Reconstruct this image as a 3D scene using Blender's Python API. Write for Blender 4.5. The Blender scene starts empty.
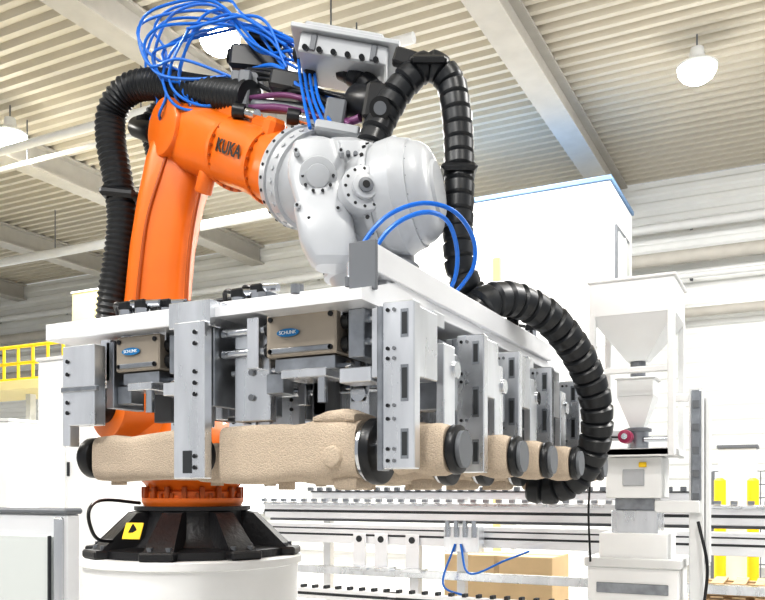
import bpy, bmesh, math, random
from mathutils import Vector, Matrix, Euler
random.seed(7)
TH=math.radians(27); CZ=1.55; F=820.0
R=Vector((math.cos(TH),math.sin(TH),0)); FW=Vector((-math.sin(TH),math.cos(TH),0)); UP=Vector((0,0,1))
def S(x,y,d):   # surveyed point: bearing + distance -> hall coordinates (metres)
    return R*((x-382.5)/F*d)+FW*d+UP*(CZ+(490-y)/F*d)
GC=R*.06+FW*2.6
def G(a,b,z):   # gripper frame, origin = near corner
    return Vector((GC.x-a,GC.y+b,CZ+z))
# ---------------- materials ----------------
def mat(name,col,rough=.5,metal=0,bump=0,bscale=60,var=0,vscale=4,emit=None,coat=0,stretch=None):
    m=bpy.data.materials.new(name); m.use_nodes=True; nt=m.node_tree; b=nt.nodes['Principled BSDF']
    b.inputs['Base Color'].default_value=(*col,1); b.inputs['Roughness'].default_value=rough; b.inputs['Metallic'].default_value=metal
    if coat: b.inputs['Coat Weight'].default_value=coat
    tc=nt.nodes.new('ShaderNodeTexCoord'); src=tc.outputs['Object']
    if stretch:
        mp=nt.nodes.new('ShaderNodeMapping'); mp.inputs['Scale'].default_value=stretch; nt.links.new(src,mp.inputs['Vector']); src=mp.outputs['Vector']
    if var:
        n=nt.nodes.new('ShaderNodeTexNoise'); n.inputs['Scale'].default_value=vscale; n.inputs['Detail'].default_value=5
        nt.links.new(src,n.inputs['Vector'])
        r=nt.nodes.new('ShaderNodeValToRGB'); r.color_ramp.elements[0].position=.3; r.color_ramp.elements[1].position=.7
        r.color_ramp.elements[0].color=(*[c*(1-var) for c in col],1); r.color_ramp.elements[1].color=(*[min(1,c*(1+var)) for c in col],1)
        nt.links.new(n.outputs['Fac'],r.inputs['Fac']); nt.links.new(r.outputs['Color'],b.inputs['Base Color'])
        if stretch:
            mr=nt.nodes.new('ShaderNodeMapRange'); mr.inputs['To Min'].default_value=rough-.12; mr.inputs['To Max'].default_value=rough+.14
            nt.links.new(n.outputs['Fac'],mr.inputs['Value']); nt.links.new(mr.outputs['Result'],b.inputs['Roughness'])
    if bump:
        n=nt.nodes.new('ShaderNodeTexNoise'); n.inputs['Scale'].default_value=bscale; n.inputs['Detail'].default_value=4
        nt.links.new(src,n.inputs['Vector'])
        bp=nt.nodes.new('ShaderNodeBump'); bp.inputs['Strength'].default_value=bump; bp.inputs['Distance'].default_value=.01
        nt.links.new(n.outputs['Fac'],bp.inputs['Height']); nt.links.new(bp.outputs['Normal'],b.inputs['Normal'])
    if emit:
        b.inputs['Emission Color'].default_value=(*col,1); b.inputs['Emission Strength'].default_value=emit
    return m
ORANGE=mat('orange_paint',(.68,.155,.008),.36,var=.07,coat=.25)
ORANGED=mat('orange_dark',(.36,.075,.006),.4)
GREY=mat('wrist_grey_paint',(.42,.435,.455),.36,var=.06,coat=.2)
GREYD=mat('dark_grey_paint',(.15,.16,.175),.45)  # plain dark grey for bolts, boxes, hangers and trim
ALU=mat('aluminium',(.80,.82,.85),.27,.92,var=.12,vscale=9,stretch=(1,1,.25))
ALUW=mat('anodised_plate',(.82,.83,.85),.35,.4,var=.05,stretch=(.3,.3,1))
ALUB=mat('brushed_dark_alu',(.36,.38,.41),.33,.9,var=.2,vscale=14)
STEEL=mat('steel_rod',(.62,.64,.67),.13,1)
BRONZE=mat('hardcoat_block',(.38,.335,.28),.40,.45,var=.08)
BLACK=mat('black_plastic',(.010,.011,.013),.33)
RUB=mat('black_rubber_hose',(.013,.015,.018),.36)
CAST=mat('black_cast_iron',(.016,.016,.018),.36,bump=.3,bscale=40)
BLUE=mat('blue_air_tube',(.010,.15,.56),.28)
BLUEL=mat('blue_label',(.01,.18,.42),.4)
SAND=mat('sand_core',(.55,.46,.365),.95,bump=.75,bscale=210,var=.14,vscale=240)
WHITE=mat('white_paint',(.86,.87,.87),.45,var=.02)
WHITE2=mat('offwhite_panel',(.72,.73,.73),.5,var=.03)
CONC=mat('concrete',(.50,.49,.47),.6,var=.15,vscale=2,bump=.1)
CEIL=mat('ceiling_sheet',(.60,.56,.475),.55,var=.05,vscale=.6)
BEAM=mat('roof_beam_paint',(.50,.48,.44),.6,var=.05)
WALLM=mat('wall_cladding',(.86,.87,.86),.5,var=.04,vscale=.7)
YEL=mat('safety_yellow',(.88,.60,.02),.45)
PYEL=mat('pale_yellow_panel',(.80,.70,.36),.5)
CARD=mat('cardboard',(.64,.48,.29),.8,var=.06)
WOOD=mat('pallet_wood',(.55,.40,.24),.8,var=.2,vscale=12)
RED=mat('red_motor',(.30,.02,.08),.4)
DKG=mat('dark_gap',(.03,.034,.038),.6)
GLASS=mat('grey_panel_glass',(.60,.63,.62),.15)
LAMP=mat('lamp_glow',(1,.98,.93),.5,emit=40)
WINL=mat('daylight_window',(.95,.98,1),.5,emit=2.2)
PURP=mat('purple_cable',(.16,.05,.14),.4)
TEAL=mat('container_blue_trim',(.14,.24,.40),.5)
# ---------------- mesh builder ----------------
class B:
    def __init__(s,name): s.name=name; s.bm=bmesh.new(); s.mats=[]
    def mi(s,m):
        if m not in s.mats: s.mats.append(m)
        return s.mats.index(m)
    def add(s,t,m,M=None,bev=0,seg=1):
        if bev>0:
            es=[e for e in t.edges if len(e.link_faces)==2 and e.calc_face_angle(0)>.6]
            if es: bmesh.ops.bevel(t,geom=es,offset=bev,segments=seg,profile=.5,affect='EDGES',clamp_overlap=True)
        if M is not None: bmesh.ops.transform(t,matrix=M,verts=t.verts)
        bmesh.ops.recalc_face_normals(t,faces=t.faces)
        i=s.mi(m)
        for f in t.faces: f.material_index=i; f.smooth=True
        me=bpy.data.meshes.new('t'); t.to_mesh(me); t.free(); s.bm.from_mesh(me); bpy.data.meshes.remove(me)
    def box(s,c,size,m,rot=(0,0,0),bev=.004,seg=1):
        t=bmesh.new(); bmesh.ops.create_cube(t,size=1)
        bmesh.ops.scale(t,vec=size,verts=t.verts)
        M=Matrix.Translation(c)@(rot if isinstance(rot,Matrix) else Euler(rot).to_matrix().to_4x4())
        s.add(t,m,M,min(bev,min(size)*.45),seg)
    def gb(s,a0,a1,b0,b1,z0,z1,m,bev=.003):   # box in gripper frame
        s.box(G((a0+a1)/2,(b0+b1)/2,(z0+z1)/2),(abs(a1-a0),abs(b1-b0),abs(z1-z0)),m,bev=bev)
    def cyl(s,p0,p1,r0,m,r1=None,seg=32,bev=0):
        if r1 is None: r1=r0
        p0=Vector(p0);p1=Vector(p1);d=p1-p0
        t=bmesh.new(); bmesh.ops.create_cone(t,cap_ends=True,segments=seg,radius1=r0,radius2=r1,depth=d.length)
        M=Matrix.Translation((p0+p1)/2)@d.to_track_quat('Z','Y').to_matrix().to_4x4()
        s.add(t,m,M,bev,2)
    def revolve(s,p0,axis,prof,m,seg=48):  # prof: (dist along axis, radius)
        axis=Vector(axis).normalized(); q=axis.to_track_quat('Z','Y').to_matrix().to_4x4()
        t=bmesh.new(); rings=[]
        for h,r in prof:
            rings.append([t.verts.new((r*math.cos(2*math.pi*k/seg),r*math.sin(2*math.pi*k/seg),h)) for k in range(seg)])
        for i in range(len(rings)-1):
            for k in range(seg): t.faces.new((rings[i][k],rings[i][(k+1)%seg],rings[i+1][(k+1)%seg],rings[i+1][k]))
        t.faces.new(rings[0][::-1]); t.faces.new(rings[-1])
        s.add(t,m,Matrix.Translation(p0)@q)
    def ell(s,c,r,m,rot=(0,0,0)):
        t=bmesh.new(); bmesh.ops.create_uvsphere(t,u_segments=36,v_segments=20,radius=1)
        bmesh.ops.scale(t,vec=r,verts=t.verts)
        M=Matrix.Translation(c)@(rot if isinstance(rot,Matrix) else Euler(rot).to_matrix().to_4x4())
        s.add(t,m,M)
    def bolts(s,c,axis,rad,n,r,m,h=.012,ph=0,arc=None):
        axis=Vector(axis).normalized(); q=axis.to_track_quat('Z','Y').to_matrix()
        for k in range(n):
            an=ph+2*math.pi*k/n
            p=Vector(c)+q@Vector((rad*math.cos(an),rad*math.sin(an),0))
            s.cyl(p-axis*h*.3,p+axis*h,r,m,seg=10)
    def loft(s,secs,m,seg=40):  # secs: (center,ux,uz,exponent) closed superellipse sections
        t=bmesh.new(); rings=[]
        for c,ux,uz,e in secs:
            rg=[]
            for k in range(seg):
                a=2*math.pi*k/seg; ca,sa=math.cos(a),math.sin(a)
                x=math.copysign(abs(ca)**(2/e),ca); y=math.copysign(abs(sa)**(2/e),sa)
                rg.append(t.verts.new(Vector(c)+Vector(ux)*x+Vector(uz)*y))
            rings.append(rg)
        for i in range(len(rings)-1):
            for k in range(seg): t.faces.new((rings[i][k],rings[i][(k+1)%seg],rings[i+1][(k+1)%seg],rings[i+1][k]))
        t.faces.new(rings[0][::-1]); t.faces.new(rings[-1])
        s.add(t,m)
    def tube(s,pts,r,m,pitch=0,depth=0,seg=14,step=None,shape='sin'):
        P=[Vector(p) for p in pts]; P=[P[0]*2-P[1]]+P+[P[-1]*2-P[-2]]
        out=[]
        for i in range(1,len(P)-2):
            for k in range(24):
                u=k/24; p0,p1,p2,p3=P[i-1:i+3]
                out.append(.5*((2*p1)+(p2-p0)*u+(2*p0-5*p1+4*p2-p3)*u*u+(3*p1-p0-3*p2+p3)*u**3))
        out.append(P[-2])
        L=[0]
        for i in range(1,len(out)): L.append(L[-1]+(out[i]-out[i-1]).length)
        tot=L[-1]
        st=step or (pitch/6 if pitch else max(r*1.6,tot/400)); n=max(4,int(tot/st)); res=[];j=0
        for i in range(n+1):
            x=tot*i/n
            while j<len(L)-2 and L[j+1]<x: j+=1
            f=(x-L[j])/max(1e-9,L[j+1]-L[j]); res.append(out[j].lerp(out[j+1],min(1,f)))
        t=bmesh.new(); rings=[]; T=(res[1]-res[0]).normalized(); N=T.orthogonal().normalized()
        for i,p in enumerate(res):
            T2=(res[min(i+1,n)]-res[max(i-1,0)]).normalized(); N=(N-T2*N.dot(T2)).normalized(); Bn=T2.cross(N)
            rr=r
            if pitch:
                ph=(tot*i/n/pitch)%1
                if shape=='sin': rr=r-depth*(.5-.5*math.cos(2*math.pi*ph))
                else: rr=r-depth*(1.0 if ph<.16 else 0.35*(ph-.16))
            rings.append([t.verts.new(p+(N*math.cos(2*math.pi*k/seg)+Bn*math.sin(2*math.pi*k/seg))*rr) for k in range(seg)])
        for i in range(len(rings)-1):
            for k in range(seg): t.faces.new((rings[i][k],rings[i][(k+1)%seg],rings[i+1][(k+1)%seg],rings[i+1][k]))
        t.faces.new(rings[0][::-1]); t.faces.new(rings[-1])
        s.add(t,m)
    def hexa(s,pts,m,bev=0):  # 8 corner points: 4 bottom, 4 top
        t=bmesh.new(); v=[t.verts.new(p) for p in pts]
        for f in ((3,2,1,0),(4,5,6,7),(0,1,5,4),(1,2,6,5),(2,3,7,6),(3,0,4,7)): t.faces.new([v[i] for i in f])
        s.add(t,m,None,bev)
    def done(s,parent=None,ang=35):
        me=bpy.data.meshes.new(s.name); s.bm.to_mesh(me); s.bm.free()
        for m in s.mats: me.materials.append(m)
        try: me.set_sharp_from_angle(angle=math.radians(ang))
        except Exception: pass
        o=bpy.data.objects.new(s.name,me); bpy.context.collection.objects.link(o)
        if parent: o.parent=parent
        return o
def empty(name):
    e=bpy.data.objects.new(name,None); bpy.context.collection.objects.link(e); return e
def text(body,loc,xdir,normal,size,m,name,parent,bold=.0):
    cu=bpy.data.curves.new(name,'FONT'); cu.body=body; cu.size=size; cu.extrude=.001; cu.offset=bold; cu.align_x='CENTER'; cu.align_y='CENTER'
    cu.materials.append(m); o=bpy.data.objects.new(name,cu); bpy.context.collection.objects.link(o)
    x=Vector(xdir).normalized(); n=Vector(normal).normalized(); y=n.cross(x).normalized(); x=y.cross(n)
    M=Matrix((x,y,n)).transposed().to_4x4(); M.translation=loc; o.matrix_world=M
    if parent: o.parent=parent
    return o
# ---------------- room ----------------
HC=CZ+6.5; YB=18.0; XL=-26; XR=9; YF=-5
o=B('floor'); o.box(((XL+XR)/2,(YB+YF)/2,-.05),(XR-XL,YB-YF,.1),CONC,bev=0); o.done()
def corrugated(name,along0,along1,u0,u1,pitch,dep,fn,m):
    t=bmesh.new(); prof=[]; u=u0
    while u<u1:
        prof+= [(u,0),(u+pitch*.35,0),(u+pitch*.5,dep),(u+pitch*.85,dep)]; u+=pitch
    A=[t.verts.new(fn(along0,x,h)) for x,h in prof]; Bv=[t.verts.new(fn(along1,x,h)) for x,h in prof]
    for i in range(len(A)-1): t.faces.new((A[i],A[i+1],Bv[i+1],Bv[i]))
    me=bpy.data.meshes.new(name); t.to_mesh(me); t.free(); me.materials.append(m)
    ob=bpy.data.objects.new(name,me); bpy.context.collection.objects.link(ob)
corrugated('ceiling',XL,XR,YF,YB,.26,.09,lambda al,u,h:(al,u,HC+h),CEIL)
corrugated('wall_back',XL,XR,0,HC,.30,.035,lambda al,u,h:(al,YB+h,u),WALLM)
corrugated('wall_left',YF,YB,0,HC,.30,.035,lambda al,u,h:(XL-h,al,u),WALLM)
for bx in (-3.5,-8.1,-12.9,-17.4,-22,1.3,6):
    o=B('roof_beam'); z=HC-.5
    o.box((bx,(YB+YF)/2,z+.02),(.42,YB-YF,.04),BEAM,bev=0); o.box((bx,(YB+YF)/2,z+.24),(.14,YB-YF,.44),BEAM,bev=0); o.box((bx,(YB+YF)/2,HC-.03),(.42,YB-YF,.04),BEAM,bev=0)
    o.done()
for k,(yy,zz,r) in enumerate(((9.3,HC-.85,.07),(10.0,HC-.75,.04),(13.5,HC-1.0,.10))):
    o=B('ceiling_pipe'); o.cyl((XL,yy,zz),(-4.3 if k<2 else -6,yy,zz),r,WHITE2,seg=16)
    x=-22
    while x<-5: o.cyl((x,yy,zz),(x,yy,HC),.012,GREYD,seg=6); x+=3.3
    o.done()
for k,(zz,r) in enumerate(((HC-1.1,.10),(HC-1.75,.14),(HC-2.15,.06),(HC-2.9,.10))):
    o=B('wall_pipe'); o.cyl((-24,YB-.35,zz),(XR,YB-.35,zz),r,(BEAM if k in(1,3) else WHITE2),seg=16)
    x=-23
    while x<XR: o.box((x,YB-.17,zz),(.05,.38,.05),GREYD,bev=0); x+=3
    o.done()
for k in range(5):
    o=B('window_%d'%(k+1)); x=-23+k*2.6
    o.box((x,YB-.02,2.3),(2.3,.06,2.6),WINL,bev=0)
    for xx in (x-1.2,x,x+1.2): o.box((xx,YB-.06,2.3),(.08,.1,2.8),WHITE,bev=0)
    for zz in (.95,2.3,3.65): o.box((x,YB-.06,zz),(2.5,.1,.08),WHITE,bev=0)
    o.done()
lamps=[S(220,38,10.9),S(697,68,11.7),S(10,135,13.9)]
lp=[Vector(p) for p in lamps]+[Vector((-6,0,HC-.6)),Vector((1.5,1,HC-.6)),Vector((-1.5,-3,HC-.6)),Vector((-12,4,HC-.6)),Vector((3,7,HC-.6))]
for p in lp:
    p.z=min(p.z,HC-.45)
    o=B('high_bay_lamp')
    o.revolve(p,(0,0,1),[(0,.27),(.03,.28),(.08,.21),(.13,.11),(.28,.09),(.30,.03)],WHITE2,seg=32)
    o.revolve(p+UP*-.20,(0,0,1),[(0,.08),(.01,.14),(.06,.21),(.13,.255),(.205,.265)],LAMP,seg=32)
    o.cyl(p+UP*.28,Vector((p.x,p.y,HC+.02)),.012,GREYD,seg=8)
    ob=o.done()
    l=bpy.data.lights.new('lamp_light','AREA'); l.shape='DISK'; l.size=.45; l.energy=240; l.color=(1,.97,.92)
    lo=bpy.data.objects.new('lamp_light',l); bpy.context.collection.objects.link(lo); lo.location=p-UP*.22; lo.parent=ob
# ---------------- office block ----------------
cr=S(610,180,13); tz=cr.z
o=B('office_container')
o.box((cr.x-1.75,cr.y+.95,tz/2),(3.5,1.9,tz),WHITE,bev=.01)
o.box((cr.x-1.75,cr.y+.95,tz+.04),(3.56,1.96,.08),TEAL,bev=.01)
for z in (tz-.35,tz-2.6): o.box((cr.x-1.75,cr.y-.01,z),(3.5,.05,.06),WHITE2,bev=0)
for k in range(6): o.box((cr.x-.05-k*.68,cr.y-.01,tz/2),(.05,.04,tz-.1),WHITE2,bev=0)
o.box((cr.x+.01,cr.y+.9,tz-1.2),(.06,1.1,1.2),GREYD,bev=0); o.box((cr.x+.03,cr.y+.9,tz-1.2),(.06,.9,1.0),GLASS,bev=0)
o.box((cr.x+.05,cr.y+.9,tz-1.2),(.06,.05,1.0),WHITE,bev=0)
o.done()
# ---------------- background left machinery ----------------
def cab(name,x0,x1,y0,y1,d,dep,m,trim=None,door=True):
    p0=S(x0,y1,d); p1=S(x1,y0,d); w=(x1-x0)/F*d/.891
    zt=p1.z
    o=B(name); cx=p0.x+w/2; cy=p0.y+dep/2
    o.box((cx,cy,zt/2),(w,dep,zt),m,bev=.01)
    o.box((cx,cy,zt+.02),(w+.04,dep+.04,.04),trim or WHITE2,bev=.005)
    if door:
        for k in range(2): o.box((cx-w/4+k*w/2,cy-dep/2-.006,zt*.52),(w/2-.04,.02,zt*.9),m,bev=.004)
        o.box((cx+.04,cy-dep/2-.03,zt*.6),(.02,.03,.15),DKG)
    return o.done()
cab('machine_enclosure',38,112,362,520,9,1.2,WHITE)
cab('yellow_cabinet',72,128,294,400,16.2,.8,PYEL)
cab('storage_cabinet',-60,30,425,500,12,.8,WHITE)
o=B('guard_railing')
for k in range(9):
    p=S(-10,350,14)+Vector((k*.35,0,0)); o.cyl(Vector((p.x,p.y,p.z-.55)),p,.025,YEL,seg=8)
for h in (0,-.28,-.55):
    p=S(-10,350,14)+UP*h; o.cyl(p-Vector((2,0,0)),p+Vector((2.9,0,0)),.028,YEL,seg=8)
pp=S(-10,350,14); o.box((pp.x+.4,pp.y+.5,pp.z-.65),(5,1.2,.15),PYEL)
for k in (-1.8,0.4,2.6): o.box((pp.x+k,pp.y+.5,(pp.z-.7)/2),(.12,.12,pp.z-.7),WHITE2)
o.done()
p=S(66,514,2.6); o=B('control_panel'); W=.8
o.box((p.x-W/2,p.y+.03,p.z/2),(W,.06,p.z),ALUW,bev=.008)
o.box((p.x-W/2-.01,p.y-.006,p.z/2-.02),(W-.09,.02,p.z-.1),GLASS,bev=.004)
o.box((p.x-W/2,p.y+.03,p.z+.008),(W+.01,.075,.018),GREYD,bev=.006)
o.box((p.x-.02,p.y-.01,p.z/2),(.035,.02,p.z-.02),ALU,bev=.006)
o.box((p.x-.055,p.y-.017,p.z/2-.02),(.006,.01,p.z-.1),DKG,bev=0)
o.box((p.x-W/2,p.y+.15,.02),(W,.5,.04),GREYD)
o.done()
# ---------------- pedestal and robot ----------------
BASE=R*(-1.20)+FW*5.2
pz=CZ-.40
def bp(z): return Vector((BASE.x,BASE.y,CZ+z))
o=B('robot_pedestal')
o.revolve(Vector((BASE.x,BASE.y,0)),UP,[(0,.74),(.05,.74),(.06,.66),(pz-.06,.66),(pz-.05,.685),(pz-.01,.685),(pz-.002,.675)],WHITE,seg=72)
o.done(ang=30)
rob=empty('industrial_robot')
o=B('base_casting')
o.revolve(bp(-.40),UP,[(0,.60),(.045,.60),(.05,.57),(.06,.42),(.12,.36),(.24,.33),(.27,.33),(.275,.36),(.30,.36)],CAST,seg=12*4)
for k in range(8):
    an=math.radians(22+45*k); dd=Vector((math.cos(an),math.sin(an),0)); tt=UP.cross(dd)
    def q(r,t,z): return bp(z)+dd*r+tt*t
    o.hexa([q(.3,-.07,-.37),q(.64,-.09,-.37),q(.64,.09,-.37),q(.3,.07,-.37),q(.28,-.06,-.12),q(.40,-.06,-.14),q(.40,.06,-.14),q(.28,.06,-.12)],CAST,.012)
    o.box(q(.585,0,-.375),(.17,.20,.05),CAST,rot=(0,0,an),bev=.01)
    o.cyl(q(.60,.055,-.36),q(.60,.055,-.325),.02,GREYD,seg=6); o.cyl(q(.60,-.055,-.36),q(.60,-.055,-.325),.02,GREYD,seg=6)
o.box(S(133,531,4.66),(.115,.006,.10),YEL,rot=(math.radians(-25),0,TH-.3),bev=0)
lw=S(133,529,4.652); o.hexa([lw+R*-.028-UP*.02,lw+R*.028-UP*.02,lw+R*.028-UP*.02+FW*.004,lw-R*.028-UP*.02+FW*.004,lw-R*.003+UP*.028,lw+R*.003+UP*.028,lw+R*.003+UP*.028+FW*.004,lw-R*.003+UP*.028+FW*.004],BLACK)
o.tube([S(128,540,4.9),S(100,540,4.7),S(90,525,4.6),S(90,508,4.6),S(104,500,4.8),S(140,503,5.0)],.010,BLACK)
o.done(rob)
o=B('rotating_column')
o.revolve(bp(-.10),UP,[(0,.30),(.03,.315),(.05,.315),(.055,.29),(.09,.29),(.10,.27),(.14,.30),(.2,.36)],ORANGE)
o.bolts(bp(-.05),UP,.298,24,.012,ORANGED,h=.03)
for k in range(18):
    an=2*math.pi*k/18; dd=Vector((math.cos(an),math.sin(an),0)); o.box(bp(-.015)+dd*.30,(.03,.03,.07),ORANGED,rot=(0,0,an),bev=.004)
EL=S(196,138,4.95); WR=S(352,196,3.95)   # elbow, wrist centre
hd=Vector((WR.x-EL.x,WR.y-EL.y,0)).normalized(); sd=hd.cross(UP)
A2=S(158,402,5.08)
o.loft([(bp(.08),hd*.40,sd*.40,2.6),(bp(.25),hd*.40,sd*.38,2.8),(bp(.48),hd*.32,sd*.30,2.8),(bp(.66),hd*.2,sd*.26,2.5)],ORANGE)
o.cyl(A2-sd*.34,A2+sd*.34,.25,ORANGE,bev=.03)
o.cyl(A2+sd*.30,A2+sd*.46,.15,BLACK,bev=.02); o.cyl(A2-sd*.50,A2-sd*.30,.15,BLACK,bev=.02)
o.done(rob)
o=B('link_arm')
def la(px,py,w,e=3,dpt=.15,d=5.0):
    return (S(px,py,d),R*w,FW*dpt,e)
o.loft([la(150,460,.12,2.4,.10),la(152,430,.19,2.6,.16),la(154,395,.22),la(155,350,.205),la(158,300,.190),la(163,250,.180,4,.16),la(171,205,.182,4,.17),la(181,165,.190,4,.18),la(189,140,.195,3.2,.18),la(194,122,.175,2.6,.16),la(198,110,.11,2.2,.08)],ORANGE,seg=44)
o.tube([S(186,330,4.83),S(187,280,4.82),S(192,230,4.81),S(200,190,4.80),S(206,168,4.79)],.012,ORANGED)
o.tube([S(135,330,4.85),S(139,280,4.84),S(147,220,4.83),S(160,175,4.82),S(172,140,4.82)],.010,ORANGED)
o.done(rob)
o=B('forearm'); ax=(WR-EL).normalized(); Lf=(WR-EL).length
q1=ax.cross(UP).normalized(); q2=q1.cross(ax)
qn=-q1 if q1.dot(FW)>0 else q1
TR=1.14
def fa(t,a,b,e=2.6,off=0): return (EL+ax*t+q2*off,q1*a,q2*b,e)
o.loft([fa(-.30,.12,.12),fa(-.26,.17,.17),fa(-.05,.21,.20,3),fa(.20,.21,.20,3),fa(.44,.19,.185,3),fa(.70,.172,.178,2.8),fa(.92,.18,.185,2.3),fa(TR,.205,.205,2)],ORANGE)
o.cyl(EL-q1*.235,EL+q1*.235,.17,ORANGE,bev=.02)
rq=ax.to_track_quat('X','Z').to_matrix().to_4x4()
o.box(EL+ax*.40+q2*.18,(.26,.2,.12),ORANGE,rot=rq,bev=.02)
o.box(EL+ax*.74+q2*.17,(.16,.16,.10),ORANGE,rot=rq,bev=.02)
o.box(EL+ax*.90+q2*.17+qn*.08,(.10,.10,.12),ORANGE,rot=rq,bev=.02)
o.cyl(EL+ax*.40-q2*.14+qn*.1,EL+ax*.40-q2*.27+qn*.1,.05,ORANGE,bev=.01)
for t_,rr in ((.12,.225),(.50,.205),(.88,.20)):
    o.revolve(EL+ax*t_,ax,[(-.018,.17),(-.016,rr),(.016,rr),(.018,.17)],ORANGE)
    o.bolts(EL+ax*(t_+.016),ax,rr-.010,24,.008,ORANGED)
for i,s_ in enumerate((-.12,.0,.12)):
    c=EL-ax*.28+q1*s_+q2*(.06 if i==1 else -.06); o.cyl(c,c-ax*.26,.065,BLACK,bev=.01); o.box(c-ax*.16+q2*.05,(.08,.08,.06),BLACK)
o.done(rob)
# wrist
o=B('wrist'); fr=EL+ax*TR
o.revolve(fr,ax,[(-.02,.20),(-.018,.25),(.04,.258),(.042,.245),(.05,.245),(.052,.25),(.12,.245),(.122,.225),(.20,.20),(.26,.15)],GREY)
for k in range(26):
    an=2*math.pi*k/26; dd=q1*math.cos(an)+q2*math.sin(an); c=fr+ax*.012+dd*.250; o.cyl(c,c+dd*.009,.008,BLACK,seg=10)
    c=fr+ax*.088+dd*.242; o.cyl(c,c+dd*.012,.012,GREY,seg=6)
c0=S(318,182,3.66); c1=S(332,262,3.60)
o.loft([(c0+UP*.175,R*.05,FW*.07,3),(c0+UP*.15,R*.105,FW*.10,4),(c0+UP*.06,R*.128,FW*.12,5),(c0,R*.128,FW*.12,5),(c0.lerp(c1,.35),R*.112,FW*.12,5),(c0.lerp(c1,.4),R*.125,FW*.13,5),(c0.lerp(c1,.8),R*.125,FW*.13,5),(c1,R*.10,FW*.11,4),(c1-UP*.03,R*.07,FW*.08,3)],GREY)
o.cyl(S(318,176,3.60),S(318,176,3.52),.082,GREY,bev=.008); o.cyl(S(318,176,3.525),S(318,176,3.508),.05,GREY,bev=.005); o.bolts(S(318,176,3.52),-FW,.066,10,.007,BLACK,h=.006)
for px,py in ((296,150),(341,150),(297,205),(338,208),(309,218),(308,240),(330,224),(338,244),(318,252)):
    c=S(px,py,3.50); o.cyl(c+FW*.07,c-FW*.001,.014,GREY,seg=6); o.cyl(c,c-FW*.004,.007,BLACK,seg=8)
w0=S(352,196,3.90)
o.ell(w0,(.24,.22,.22),GREY,rot=(0,0,TH))
o.loft([(S(345,146,3.85),R*.09,FW*.10,3),(S(346,154,3.8),R*.15,FW*.15,3.5),(S(352,200,3.75),R*.16,FW*.15,4),(S(356,235,3.75),R*.14,FW*.14,4),(S(358,262,3.75),R*.11,FW*.12,3)],GREY)
for k in range(6): o.cyl(S(333+k*7.5,151+k*.6,3.60)+FW*.05,S(333+k*7.5,151+k*.6,3.60),.010,GREYD,seg=8)
o.box(S(350,228,3.60),(.03,.10,.24),GREY,rot=(0,0,TH),bev=.008)
da=(R*.93-FW*.30+UP*.10).normalized()
dc=S(376,203,3.72); qq=da.to_track_quat('Z','Y').to_matrix()
o.revolve(dc-da*.10,da,[(0,.14),(.02,.20),(.05,.215),(.098,.222),(.10,.245),(.135,.250),(.137,.238),(.155,.238),(.157,.25),(.235,.258),(.25,.248),(.30,.235),(.302,.225),(.34,.215),(.37,.19),(.385,.16),(.387,.13),(.40,.12),(.405,.06)],GREY)
for k in range(22):
    an=2*math.pi*k/22; dd=qq@Vector((math.cos(an),math.sin(an),0))
    c=dc+da*.018+dd*.246; o.cyl(c,c+dd*.009,.009,BLACK,seg=8)
o.bolts(dc+da*.20,da,.218,18,.007,GREYD,h=.006)
rc=S(363,190,3.50); ra=(R*.25-FW*.95+UP*.06).normalized()
o.cyl(rc-ra*.10,rc+ra*.03,.100,GREY,bev=.01); o.bolts(rc+ra*.025,ra,.082,12,.007,BLACK,h=.006); o.cyl(rc+ra*.02,rc+ra*.05,.055,GREY,bev=.006); o.cyl(rc+ra*.05,rc+ra*.062,.032,GREYD,bev=.003); o.cyl(rc+ra*.06,rc+ra*.064,.016,BLACK)
tc=S(372,250,3.85)
o.revolve(Vector((tc.x,tc.y,CZ+.78)),UP,[(0,.24),(.05,.24),(.055,.18),(.14,.17),(.2,.20),(.205,.225),(.26,.225),(.265,.20),(.42,.20),(.5,.12)],GREY)
o.bolts(Vector((tc.x,tc.y,CZ+.83)),UP,.215,20,.012,GREYD)
for k in range(20):
    an=2*math.pi*k/20; dd=Vector((math.cos(an),math.sin(an),0)); c=Vector((tc.x,tc.y,CZ+1.01))+dd*.222; o.cyl(c,c+dd*.008,.010,GREYD,seg=8)
o.done(rob)
text('KUKA',EL+ax*.69+qn*.186+q2*.01,ax,qn,.095,BLACK,'arm_marking',rob,.002)
# dress pack on top of the arm
o=B('dress_pack')
o.box(S(262,68,4.75),(.34,.26,.14),BLACK,rot=(0,.1,TH),bev=.02)
o.box(S(247,88,4.6),(.16,.16,.12),GREYD,rot=(0,.1,TH),bev=.01)
o.box(S(290,88,4.4),(.2,.2,.1),BLACK,rot=(0,.2,TH),bev=.015)
rt=Euler((0,math.radians(10),TH)).to_matrix().to_4x4()
def rtp(v): return rt.to_3x3()@Vector(v)
c=S(345,66,4.2); o.box(c,(.44,.34,.10),GREY,rot=rt,bev=.008); o.box(c+rtp((0,0,.06)),(.54,.40,.025),GREY,rot=rt,bev=.004)
o.box(c+rtp((-.02,.02,.10)),(.40,.28,.07),GREY,rot=rt,bev=.01)
for k in range(6): o.cyl(c+rtp((-.18+.07*k,-.16,-.03)),c+rtp((-.18+.07*k,-.215,-.05)),.014,BLACK,seg=10)
for k in range(2): o.box(c+rtp((-.15+.3*k,-.17,.0)),(.03,.02,.08),GREYD,rot=rt)
o.cyl(S(378,105,4.0),S(356,103,4.1),.09,BLACK,bev=.01)
for x,y,d in ((245,112,4.45),(300,118,4.2),(268,45,4.7),(240,58,4.8),(283,40,4.6),(262,36,4.65)):
    o.cyl(S(x,y,d),S(x+12,y+3,d-.05),.03,STEEL,seg=14); o.cyl(S(x-12,y-2,d),S(x,y,d),.04,BLACK,seg=14)
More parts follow.
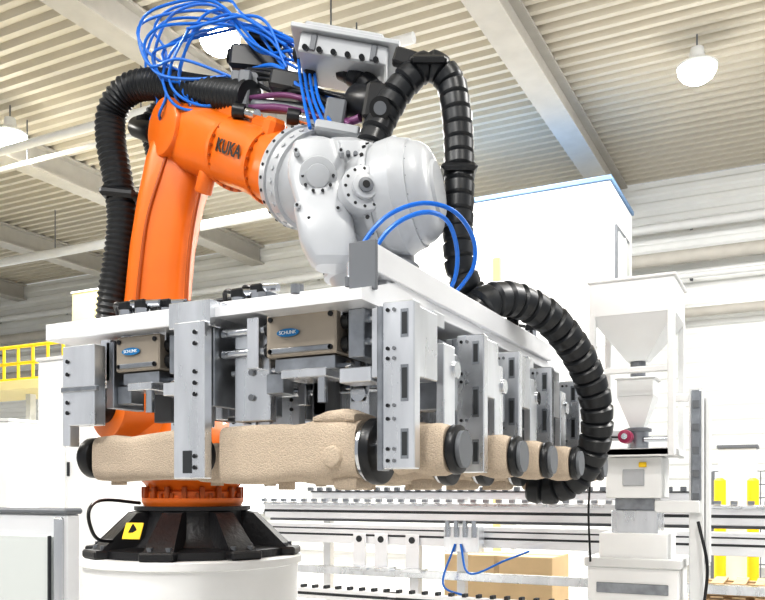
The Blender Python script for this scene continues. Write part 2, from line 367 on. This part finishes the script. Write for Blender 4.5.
o.cyl(S(255,105,4.5),S(388,118,4.0),.035,GREYD,seg=14)
o.cyl(S(300,92,4.3),S(395,108,4.0),.028,ALUB,seg=14)
o.box(S(378,108,3.95),(.13,.16,.18),BLACK,rot=rt,bev=.015)
o.cyl(S(380,108,3.86),S(380,108,3.80),.05,BLACK); o.cyl(S(380,108,3.80),S(380,108,3.795),.03,GREYD)
o.box(S(335,118,4.05),(.10,.1,.16),GREYD,rot=rt,bev=.01)
o.box(S(338,132,4.0),(.22,.12,.05),GREY,rot=rt,bev=.01)
o.box(S(315,60,4.3),(.06,.2,.26),BLACK,rot=rt,bev=.01)
o.box(S(246,102,4.58),(.07,.22,.26),GREYD,rot=(0,.1,TH),bev=.01)
o.tube([S(250,108,4.5),S(280,108,4.35),S(310,115,4.2),S(345,122,4.05),S(360,118,4)],.020,PURP)
o.tube([S(250,98,4.5),S(285,95,4.3),S(320,105,4.15),S(350,125,4.0)],.014,PURP)
for k in range(9):
    a=S(250+random.uniform(-5,5),75+random.uniform(-8,8),4.6); b=S(350+random.uniform(-20,15),105+random.uniform(-8,12),4.05)
    o.tube([a,a.lerp(b,.3)+UP*random.uniform(-.03,.08),a.lerp(b,.65)+UP*random.uniform(-.06,.06),b],.012,random.choice([BLACK,BLUE,BLACK]))
o.done(rob)
# hoses
o=B('corrugated_hose')
o.tube([S(250,98,4.5),S(222,95,4.62),S(190,90,4.75),S(155,84,4.88),S(128,90,4.95),S(112,112,5),S(111,142,5),S(117,175,5),S(122,215,5),S(119,255,5),S(112,300,5),S(110,345,5.05),S(118,395,5.1),S(140,430,5.15)],.092,RUB,.034,.012,seg=20)
o.tube([S(225,110,4.9),S(195,100,5.1),S(165,105,5.2),S(150,125,5.2),S(155,155,5.2)],.06,RUB,.028,.01,seg=16)
o.tube([S(300,52,4.35),S(325,60,4.25),S(350,72,4.2),S(372,90,4.15),S(384,108,4.1)],.062,RUB,.075,.014,seg=20,shape='seg')
o.tube([S(366,160,3.85),S(374,138,3.87),S(386,112,3.9),S(404,84,3.9),S(428,66,3.9),S(449,80,3.9),S(456,110,3.88),S(459,150,3.86),S(459,195,3.82),S(458,235,3.8),S(461,270,3.8),S(474,297,3.85),S(492,320,3.95)],.073,RUB,.072,.014,seg=22,shape='seg')
o.tube([S(468,318,3.72),S(488,302,3.76),S(514,300,3.85),S(545,315,3.95),S(570,342,4.05),S(588,375,4.15),S(597,412,4.22),S(593,450,4.3),S(576,478,4.38),S(552,489,4.45),S(528,487,4.5)],.084,RUB,.078,.016,seg=22,shape='seg')
o.box(S(122,197,5),(.22,.22,.06),BLACK,rot=(0,.1,TH),bev=.02); o.box(S(140,197,5),(.12,.06,.04),BLACK,rot=(0,0,TH))
for (x,y,d) in ((458,172,3.83),(428,66,3.88)):
    o.box(S(x,y,d),(.17,.17,.035),BLACK,rot=(0,0,TH),bev=.015)
o.box(S(408,60,3.9),(.14,.06,.08),BLACK,rot=(0,.3,TH),bev=.01)
o.done(rob)
o=B('air_tubes')
for k in range(13):
    sx=random.uniform(285,312); sy=random.uniform(45,70)
    lx=random.uniform(130,180); ly=random.uniform(25,80); top=random.uniform(-4,36)
    ex=random.uniform(225,262); ey=random.uniform(60,95); d=4.7+random.uniform(-.12,.15)
    pts=[S(sx,sy,4.45),S(random.uniform(240,270),random.uniform(15,52),d-.1),S(random.uniform(190,228),top,d),S(lx+18,top+random.uniform(2,14),d),S(lx,ly,d+.05),S(lx+12,ly+random.uniform(20,45),d+.05),S(lx+45,ly+random.uniform(25,45),d),S(ex,ey,4.6)]
    if k%3==0: pts=pts[:6]+[S(lx+5,ly+60,d+.1),S(175,130,5.0)]
    o.tube(pts,.0085,BLUE,seg=8,step=.03)
for k in range(4):
    x=298+k*5; o.tube([S(x,48+k*3,4.4),S(x+2,76,4.2),S(x+6,100,4.1),S(x+12+k*3,128,3.95)],.009,BLUE,seg=8,step=.03)
o.tube([S(356,262,3.3),S(368,236,3.3),S(392,213,3.3),S(425,203,3.35),S(455,212,3.4),S(473,238,3.5),S(474,265,3.55),S(462,285,3.6),S(448,300,3.65)],.0095,BLUE,seg=10,step=.03)
o.tube([S(370,262,3.2),S(382,238,3.2),S(402,220,3.2),S(428,212,3.25),S(448,222,3.35),S(457,250,3.45),S(455,278,3.5),S(444,300,3.55)],.0095,BLUE,seg=10,step=.03)
o.done(rob)
# ---------------- gripper ----------------
grp=empty('gripper_assembly')
o=B('frame')
o.gb(.10,1.40,.10,2.2,.655,.70,ALUW)
o.gb(.90,1.58,-.02,.40,.60,.665,ALUW)
o.gb(.74,.93,-.03,.4,.585,.68,ALU)
def wedge(a0,a1,b0,b1,z0,z1,slope,m):
    o.hexa([G(a1,b0,z0),G(a0,b0,z0),G(a0,b1,z0),G(a1,b1,z0),G(a1,b0,z0+.035),G(a0,b0,z0+.035),G(a0,b1,z1),G(a1,b1,z1)],m,.002)
wedge(.09,.50,-.10,.40,.595,.775,0,ALUW)
wedge(.50,.90,0,.40,.62,.745,0,ALUW)
wedge(.90,1.40,.10,.40,.66,.72,0,ALUW)
for a_,b_ in ((.40,-.0),(.20,.02),(.46,.12),(.62,.12)):
    zz_=(.64+(b_+.10)*.27) if a_<.5 else .69
    o.cyl(G(a_,b_,zz_),G(a_,b_,zz_+.03),.016,GREYD,seg=16)
o.gb(.08,.17,-.02,2.05,.70,.79,ALUW); o.gb(.075,.175,-.03,-.015,.64,.80,GREYD)
o.gb(.17,.2,0,2.0,.70,.75,ALU)
o.gb(1.30,1.40,.3,2.1,.70,.78,ALUW)
for b in (.45,1.0,1.6,2.1): o.gb(.06,1.42,b-.05,b+.05,.60,.655,ALU)
o.cyl(Vector((tc.x,tc.y,CZ+.69)),Vector((tc.x,tc.y,CZ+.779)),.30,GREYD,bev=.01)
o.gb(.45,.95,.8,1.4,.695,.72,ALU)
def conn(a,b,z):
    o.cyl(G(a,b,z),G(a,b,z+.035),.03,STEEL,seg=14); o.box(G(a,b,z+.05),(.055,.045,.04),BLACK,bev=.008); o.cyl(G(a-.02,b,z+.055),G(a-.09,b,z+.05),.014,STEEL,seg=10)
    o.tube([G(a+.02,b,z+.06),G(a+.08,b+.02,z+.07),G(a+.13,b+.1,z+.02)],.009,BLACK,seg=8)
for a,b,z in ((1.22,.06,.665),(1.14,.06,.665),(1.05,.1,.665),(.74,.14,.68),(.66,.15,.69),(.12,1.5,.79),(.12,1.8,.79)): conn(a,b,z)
o.tube([G(1.25,.1,.70),G(1.1,.2,.74),G(.9,.2,.73),G(.7,.25,.75)],.012,BLACK)
o.gb(.84,1.0,.42,.46,.70,.83,ALU); o.gb(.84,.87,.42,.56,.70,.83,ALUB)
for a0,a1 in ((.17,.22),(.60,.66),(.92,.97),(1.30,1.34)): o.gb(a0,a1,.22,2.15,.52,.60,ALUB)
for k in range(9):
    a=.14+k*.13; o.gb(a,a+.035+.03*(k%3),.27,.31,.28+.04*(k%2),.60,(ALU,ALUB,GREYD)[k%3])
for k in range(7):
    a=.2+k*.15; o.tube([G(a,.25,.6),G(a+.03,.2,.5),G(a+.08,.22,.42),G(a+.14,.26,.5)],.008,(BLACK,BLUE,BLACK)[k%3],seg=8)
o.done(grp)
def finger(o,a0,a1,b,z0,z1,m,slots=True,th=.045):
    o.gb(a0,a1,b,b+th,z0,z1,m,bev=.004)
    w=a1-a0
    if slots:
        for (u0,u1) in ((.80,.93),(.42,.60),(.08,.22)):
            za=z0+(z1-z0)*u0; zb=z0+(z1-z0)*u1
            o.gb(a0+w*.22,a0+w*.38,b-.002,b+.01,za,zb,DKG,bev=.0)
            o.gb(a0+w*.18,a0+w*.42,b-.0012,b+.008,za-.01,zb+.01,ALUB,bev=.0)
        for u in (.05,.12,.30,.38,.66,.72,.95):
            z=z0+(z1-z0)*u
            for v in (.62,.82): o.cyl(G(a0+w*v,b+.01,z),G(a0+w*v,b-.005,z),.006,(BLACK if v>.7 else GREYD),seg=10)
def module(o,a0,a1,b,z0,z1,flip):
    o.gb(a0,a1,b,b+.20,z0,z1,BRONZE,bev=.006)
    o.gb(a0-.005,a1+.005,b+.03,b+.17,z1-.03,z1+.03,ALU)
    o.gb(a0+.015,a1-.015,b-.006,b+.01,z0+.012,z0+.03,ALUB)
    o.gb(a0+.01,a1-.03,b+.01,b+.19,z0-.05,z0-.004,ALUB)
    o.gb(a0+.04,a1-.06,b+.00,b+.15,z0-.075,z0-.045,ALU)
    for a in (a0+.02,a1-.02):
        for z in (z0+.02,z1-.02): o.cyl(G(a,b+.01,z),G(a,b-.006,z),.009,BLACK,seg=10)
    for z in (z0+.035,z1-.04):
        o.cyl(G(a0-.20,b+.05,z),G(a1+.22,b+.05,z),.017,STEEL,seg=16)
        o.cyl(G(a0-.20,b+.15,z),G(a1+.22,b+.15,z),.017,STEEL,seg=16)
        for a in (a0-.015,a1+.015): o.cyl(G(a-.012,b+.05,z),G(a+.012,b+.05,z),.026,BLACK,seg=16)
    o.gb(a0-.10,a0-.04,b+.01,b+.19,z0-.02,z1-.01,ALUB); o.gb(a1+.04,a1+.09,b+.01,b+.19,z0-.03,z1,ALU)
    o.cyl(G(a0-.02,b+.08,z0-.03),G(a1+.2,b+.08,z0-.03),.014,STEEL,seg=12)
    o.cyl(G(a0+.07,b+.03,z0-.16),G(a0+.07,b+.03,z0-.06),.018,STEEL,seg=12); o.gb(a0-.12,a0+.0,b+.02,b+.12,z0-.10,z0-.05,ALU)
    o.gb(a1-.05,a1+.02,b+.03,b+.10,z0-.12,z0-.05,ALUB)
bs=(0.0,.62,1.05,1.55,2.1)
o=B('gripper_modules')
for i,b in enumerate(bs):
    module(o,.24,.52,b+.0,.455,.605,False)
    module(o,1.02,1.24,b+.02,.455,.590,True)
o.done(grp)
o=B('gripper_fingers')
for i,b in enumerate(bs):
    bb=b-.065
    finger(o,-.075,.035,bb,.065,.585,ALU)
    o.gb(.035,.055,bb+.0,bb+.055,.06,.575,ALUB)
    o.gb(-.05,.10,bb+.05,bb+.24,.36,.585,ALU)
    finger(o,.545,.70,b+.06,.245,.585,ALU,False)
    for z in (.33,.42,.50): o.cyl(G(.62,b+.07,z),G(.62,b+.05,z),.012,GREYD,seg=12)
    finger(o,.745,.885,b-.055,.04,.60,ALU,False)
    for z in (.08,.12,.34,.38,.42,.52,.56):
        o.cyl(G(.785,b-.045,z),G(.785,b-.061,z),.008,BLACK,seg=10)
    o.gb(.80,.84,b-.057,b-.04,.06,.14,DKG,bev=0)
    o.gb(.745,.76,b+.0,b+.2,.30,.585,ALUB)
    o.gb(1.28,1.45,b-.05,b+.01,.25,.56,ALU); o.gb(1.41,1.45,b-.05,b-.0,.17,.26,ALU)
    o.gb(1.26,1.30,b+.03,b+.2,.32,.58,ALUB)
    o.gb(1.26,1.45,b-.06,b-.04,.38,.40,ALUB)
    for z in (.30,.34,.45,.50): o.cyl(G(1.42,b-.04,z),G(1.42,b-.056,z),.008,BLACK,seg=10)
o.done(grp)
o=B('clamp_cylinders')
for b in (.33,.85,1.33,1.85):
    o.gb(.18,.60,b-.04,b+.04,.40,.60,ALUB); o.gb(.26,.34,b-.06,b+.06,.26,.44,ALU); o.gb(.44,.50,b-.06,b+.06,.24,.42,ALUB)
    o.cyl(G(.30,b-.07,.35),G(.30,b+.07,.35),.03,STEEL); o.cyl(G(.15,b,.38),G(.7,b,.38),.02,STEEL)
    o.gb(.95,1.25,b-.04,b+.04,.40,.60,ALUB); o.gb(1.05,1.12,b-.06,b+.06,.26,.44,ALU)
    o.gb(-.04,.08,b-.05,b+.05,.28,.48,ALUB); o.cyl(G(-.06,b,.42),G(.15,b,.42),.03,STEEL)
    o.gb(-.05,-.02,b-.10,b-.0,.12,.50,ALU)
for b in bs:
    o.cyl(G(.115,b+.10,.130),G(.155,b+.10,.130),.112,BLACK,bev=.008,seg=40); o.cyl(G(.155,b+.10,.13),G(.168,b+.10,.13),.104,STEEL)
    o.cyl(G(.065,b+.10,.13),G(.115,b+.10,.13),.06,STEEL); o.gb(.07,.11,b+.06,b+.14,.13,.40,ALUB)
    o.cyl(G(-.165,b+.10,.13),G(-.135,b+.10,.13),.080,BLACK,bev=.008); o.cyl(G(-.18,b+.10,.13),G(-.16,b+.10,.13),.06,GREYD)
    o.cyl(G(1.385,b+.09,.13),G(1.44,b+.09,.13),.082,BLACK,bev=.008); o.cyl(G(1.43,b+.09,.13),G(1.46,b+.09,.13),.062,STEEL)
    o.cyl(G(.86,b+.09,.13),G(.893,b+.09,.13),.07,BLACK,bev=.006)
o.done(grp)
o=B('maker_labels')
for a,b,z in ((.425,-.008,.535),(1.155,.012,.53)):
    t=bmesh.new(); n=24
    vs=[t.verts.new(G(a+.045*math.cos(2*math.pi*k/n),b,z+.014*math.sin(2*math.pi*k/n))) for k in range(n)]
    vb=[t.verts.new(v.co+Vector((0,.004,0))) for v in vs]; t.faces.new(vs); t.faces.new(vb[::-1])
    for k in range(n): t.faces.new((vs[k],vs[(k+1)%n],vb[(k+1)%n],vb[k]))
    o.add(t,BLUEL)
o.done(grp)
for a,b,z in ((.425,-.009,.535),(1.155,.011,.53)):
    text('SCHUNK',G(a,b,z),(1,0,0),(0,-1,0),.017,WHITE,'label_text',grp)
# ---------------- sand cores ----------------
def core(kind,b):
    o=B('sand_core'); bc=b+.10
    def st(a,hz,hb,zc,e=5,db=0): return (G(a,bc+db,zc),Vector((0,hb,0)),UP*hz,e)
    if kind=='long':
        o.loft([st(.735,.085,.08,.125,4),st(.725,.103,.095,.125,6),st(.60,.106,.10,.125,7),st(.47,.100,.10,.130,7),st(.43,.094,.098,.132,6),st(.385,.098,.10,.132,5),st(.34,.110,.10,.132,4),st(.28,.106,.10,.138,4),st(.22,.100,.10,.140,4),st(.172,.098,.095,.135,3.5)],SAND,seg=48)
        o.loft([st(.05,.085,.085,.135,2.6),st(.0,.075,.08,.135,2.6),st(-.06,.085,.085,.13,3),st(-.10,.085,.085,.13,3.5),st(-.133,.075,.08,.13,3)],SAND,seg=40)
        o.loft([st(.34,.012,.085,.240,3),st(.29,.028,.09,.243,3),st(.23,.03,.09,.245,3),st(.18,.018,.085,.238,3)],SAND,seg=24)
        o.cyl(G(.255,bc-.112,.11),G(.255,bc,.11),.035,SAND,r1=.06,bev=.008)
        o.cyl(G(.50,bc-.0,.00),G(.50,bc,.05),.03,SAND,bev=.004)
        o.box(G(.23,bc,.03),(.10,.13,.06),SAND,bev=.02,seg=2)
    else:
        o.loft([st(1.375,.07,.07,.125,3),st(1.36,.088,.085,.125,4),st(1.28,.092,.088,.125,4.5),st(1.20,.085,.085,.122,5),st(1.08,.088,.09,.128,6),st(.95,.095,.092,.132,6),st(.905,.09,.09,.132,5),st(.895,.08,.08,.13,4)],SAND,seg=48)
        o.cyl(G(1.30,bc,.02),G(1.30,bc,.06),.03,SAND)
    return o.done()
for b in bs:
    core('long',b); core('short',b)
hc=S(638,400,5.6); hx,hy=hc.x,hc.y
# ---------------- conveyor ----------------
YC=7.0; K=7.0/5.9; o=B('roller_conveyor'); X0=-4.9; X1=7
def cb(y,z0,z1,dy,m,xe=None):
    x1=xe or X1; o.box(((X0+x1)/2,YC+y,CZ+K*(z0+z1)/2),(x1-X0,dy,K*(z1-z0)),m,bev=.004)
XE=hx+.1
cb(0,-.235,-.10,.10,ALUW); cb(-.052,-.185,-.165,.01,DKG); cb(-.06,-.125,-.105,.05,ALU)
cb(-.25,-.42,-.27,.10,ALUW); cb(-.302,-.36,-.345,.01,DKG); cb(-.302,-.31,-.30,.01,DKG)
cb(.9,-.08,.0,.10,ALUW,XE); cb(.84,-.02,-.012,.02,DKG,XE)
cb(.9,-.24,-.14,.10,ALUW)
cb(.45,-.26,-.24,.8,GREYD)
cb(-.35,-.66,-.60,.08,ALU); cb(-.7,-.82,-.74,.08,ALUW); cb(-.742,-.79,-.77,.01,DKG)
x=X0
while x<X1:
    o.cyl((x,YC+.02,CZ-.14*K),(x,YC+.9,CZ-.14*K),.028,STEEL,seg=10)
    o.box((x,YC-.055,CZ-.085*K),(.05,.04,.03),ALUB,bev=0)
    if x<XE: o.box((x,YC+.84,CZ+.01),(.05,.05,.04),GREYD,bev=0)
    o.box((x+.05,YC-.7,CZ-.73*K),(.03,.07,.03),DKG,bev=0)
    x+=.12
x=X0+.2
while x<X1:
    for y in (-.25,.9,-.7): 
        zt=K*(-.27 if y==-.25 else (-.14 if y>0 else -.74)); 
        if y>0 and x<XE: zt=-.01
        o.box((x,YC+y,(CZ+zt)/2),(.09,.09,CZ+zt),ALUW,bev=.004)
    x+=1.6
for px in (348,376,415):
    p=S(px,530,7.4)
    o.box((p.x,YC-.33,CZ-.48*K),(.13,.02,.34),ALUW,bev=.004); o.cyl((p.x,YC-.345,CZ-.38*K),(p.x,YC-.335,CZ-.38*K),.03,DKG,seg=16)
    o.box((p.x+.06,YC-.42,CZ-.60*K),(.2,.16,.03),ALU)
p=S(472,545,7.2); o.box((p.x,YC-.42,CZ-.42),(.32,.14,.22),ALU)
for k in range(4): o.cyl((p.x-.12+.08*k,YC-.5,CZ-.40),(p.x-.12+.08*k,YC-.5,CZ-.26),.022,STEEL,seg=10)
o.tube([(p.x,YC-.5,CZ-.46),(p.x+.1,YC-.55,CZ-.7),(p.x+.4,YC-.5,CZ-.58),(p.x+.6,YC-.5,CZ-.5)],.009,BLUE)
o.tube([(p.x-.05,YC-.5,CZ-.46),(p.x-.14,YC-.55,CZ-.8),(p.x+.05,YC-.5,CZ-.9)],.009,BLUE)
o.done()
# ---------------- hopper machine ----------------
o=B('hopper_station')
def hb(dx,dy,y0,y1,w,dp,m,bev=.006):
    z1=CZ+(490-y0)*5.6/F; z0=max(0,CZ+(490-y1)*5.6/F)
    o.box((hx+dx,hy+dy,(z0+z1)/2),(w,dp,z1-z0),m,bev=bev)
def frus(y0,y1,w0,w1,m,dx=0):
    z1=CZ+(490-y0)*5.6/F; z0=CZ+(490-y1)*5.6/F
    o.hexa([(hx+dx+s*w1/2,hy+t*w1/2,z0) for s,t in((-1,-1),(1,-1),(1,1),(-1,1))]+[(hx+dx+s*w0/2,hy+t*w0/2,z1) for s,t in((-1,-1),(1,-1),(1,1),(-1,1))],m)
hb(0,0,288,322,.54,.54,WHITE2); hb(0,0,286,289,.57,.57,WHITE2); frus(322,362,.54,.13,WHITE2)
z=lambda y: CZ+(490-y)*5.6/F
o.cyl((hx,hy,z(360)),(hx,hy,z(382)),.05,GREYD); hb(0,0,380,398,.24,.24,WHITE2); hb(0,0,379,381,.27,.27,WHITE2); frus(398,430,.24,.08,WHITE2)
o.cyl((hx,hy,z(450)),(hx,hy,z(428)),.07,ALUB); o.cyl((hx,hy,z(432)),(hx,hy,z(429)),.09,GREYD)
o.cyl((hx-.05,hy-.12,z(438)),(hx-.05,hy-.22,z(438)),.045,RED,bev=.008); o.cyl((hx-.05,hy-.22,z(438)),(hx-.05,hy-.23,z(438)),.02,STEEL)
o.cyl((hx-.16,hy-.1,z(436)),(hx-.05,hy-.1,z(436)),.035,GREY); o.cyl((hx+.05,hy-.05,z(440)),(hx+.2,hy-.05,z(440)),.02,STEEL)
hb(0,0,458,498,.36,.34,WHITE2); hb(.0,-.175,470,486,.14,.01,GREY); hb(.06,-.18,463,468,.05,.01,YEL); hb(0,0,498,510,.26,.26,ALUB); hb(0,0,510,540,.30,.3,ALU); hb(0,0,532,560,.44,.40,WHITE)
hb(0,0,556,565,.62,.5,WHITE2); hb(0,0,565,717,.58,.46,WHITE); hb(-.0,-.235,580,590,.46,.01,ALUB); hb(.0,-.235,600,640,.46,.01,WHITE2)
for sx in(-1,1):
    for sy in(-1,1): hb(sx*.25,sy*.25,318,458,.045,.045,WHITE2)
hb(0,-.25,372,378,.5,.03,WHITE2); hb(0,-.25,450,458,.54,.04,WHITE2); hb(0,0,450,457,.54,.54,WHITE2)
hb(.385,-.05,392,717,.09,.12,WHITE2); hb(.385,-.12,395,500,.06,.02,ALUB); hb(.45,-.02,400,560,.03,.08,WHITE2)
for k in range(5): hb(.385,-.135,405+k*22,412+k*22,.04,.01,GREYD,bev=0)
hb(.32,.0,396,404,.18,.04,WHITE); hb(.27,-.1,500,512,.28,.1,WHITE2)
o.tube([(hx-.05,hy-.2,z(438)),(hx-.22,hy-.25,z(445)),(hx-.27,hy-.28,z(500)),(hx-.26,hy-.28,z(560))],.007,BLACK)
o.tube([(hx+.4,hy-.14,z(520)),(hx+.46,hy-.2,z(560)),(hx+.44,hy-.2,z(600))],.010,BLACK)
o.done()
p=S(497,380,10.6); o=B('cable_ladder_post')
o.box((p.x,p.y,(CZ+3.0)/2),(.10,.06,CZ+3.0),PYEL,bev=.004); o.box((p.x+.22,p.y,(CZ+2.85)/2),(.06,.06,CZ+2.85),WHITE2,bev=.004)
zz=.3
while zz<CZ+2.75: o.box((p.x+.11,p.y,zz),(.2,.03,.03),WHITE2,bev=0); zz+=.2
o.done()
for px,dd in ((720,9.5),(753,9.5)):
    p=S(px,478,dd); o=B('yellow_bollard'); o.revolve(Vector((p.x,p.y,0)),UP,[(0,.12),(.02,.12),(.025,.065),(p.z-.03,.065),(p.z,.03)],YEL,seg=24); o.done()
p=S(737,448,9.9); o=B('white_switch_cabinet'); o.box((p.x,p.y+.2,p.z/2),(.42,.35,p.z),WHITE2); o.box((p.x,p.y+.01,p.z*.55),(.36,.03,p.z*.8),WHITE2); o.box((p.x,p.y+.2,p.z+.02),(.46,.4,.04),GREYD); o.box((p.x-.15,p.y-.01,p.z*.6),(.02,.03,.12),DKG); o.done()
p=S(706,470,10.5); o=B('mesh_fence_panel')
for k in range(12): o.cyl((p.x+k*.12,p.y+.9,0),(p.x+k*.12,p.y+.9,p.z),.008,GREYD,seg=6)
for k in range(9): o.cyl((p.x,p.y+.9,p.z-k*.18),(p.x+1.32,p.y+.9,p.z-k*.18),.008,GREYD,seg=6)
for xx in (0,1.32): o.box((p.x+xx,p.y+.9,p.z/2),(.05,.05,p.z),GREYD)
o.done()
p=S(752,570,8.2); o=B('wooden_pallet')
for s_ in range(5):
    z0=.0+s_*.13
    for k in range(6): o.box((p.x-.5+k*.2,p.y,z0+.11),(.12,.7,.02),WOOD,bev=.002)
    for yy in (-.3,0,.3): o.box((p.x,p.y+yy,z0+.045),(1.12,.09,.09),WOOD,bev=.002)
o.done()
p=S(495,556,9.0); o=B('cardboard_box'); h=p.z; o.box((p.x,p.y+.4,h/2),(1.25,.7,h),CARD,bev=.006); o.box((p.x,p.y+.4,h+.002),(1.24,.05,.004),WOOD,bev=0); o.box((p.x,p.y+.048,h-.1),(.06,.004,.2),WOOD,bev=0)
o.done()
# camera
cam=bpy.data.cameras.new('camera'); co=bpy.data.objects.new('camera',cam); bpy.context.collection.objects.link(co)
co.location=(0,0,CZ); co.rotation_euler=(math.pi/2,0,TH)
cam.sensor_width=36; cam.sensor_fit='HORIZONTAL'; cam.lens=F/765*36; cam.shift_y=190/765; cam.clip_end=200
bpy.context.scene.camera=co
w=bpy.data.worlds.new('World'); bpy.context.scene.world=w; w.use_nodes=True
bg=w.node_tree.nodes['Background']; bg.inputs[0].default_value=(.97,.98,1,1); bg.inputs[1].default_value=.62
def area(name,loc,target,sx,sy,e):
    l=bpy.data.lights.new(name,'AREA'); l.shape='RECTANGLE'; l.size=sx; l.size_y=sy; l.energy=e
    ob=bpy.data.objects.new(name,l); bpy.context.collection.objects.link(ob); ob.location=loc
    ob.rotation_euler=(Vector(target)-Vector(loc)).to_track_quat('-Z','Y').to_euler()
area('fill_front',(-3,-1,7.2),(-2,4,1.5),6,4,340)  # added fill light above the robot, the roof has no opening here
area('fill_rear',(-8,12,7.3),(-8,12,0),10,4,1300)  # added area light that brightens the rear hall and back wall
area('fill_right',(3,8,7.2),(0,12,1),6,5,750)  # added fill from the right, not a real roof window
sc=bpy.context.scene
try:
    sc.view_settings.view_transform='Standard'; sc.view_settings.look='None'; sc.view_settings.exposure=.08; sc.view_settings.gamma=.84
except Exception as e: print(e)
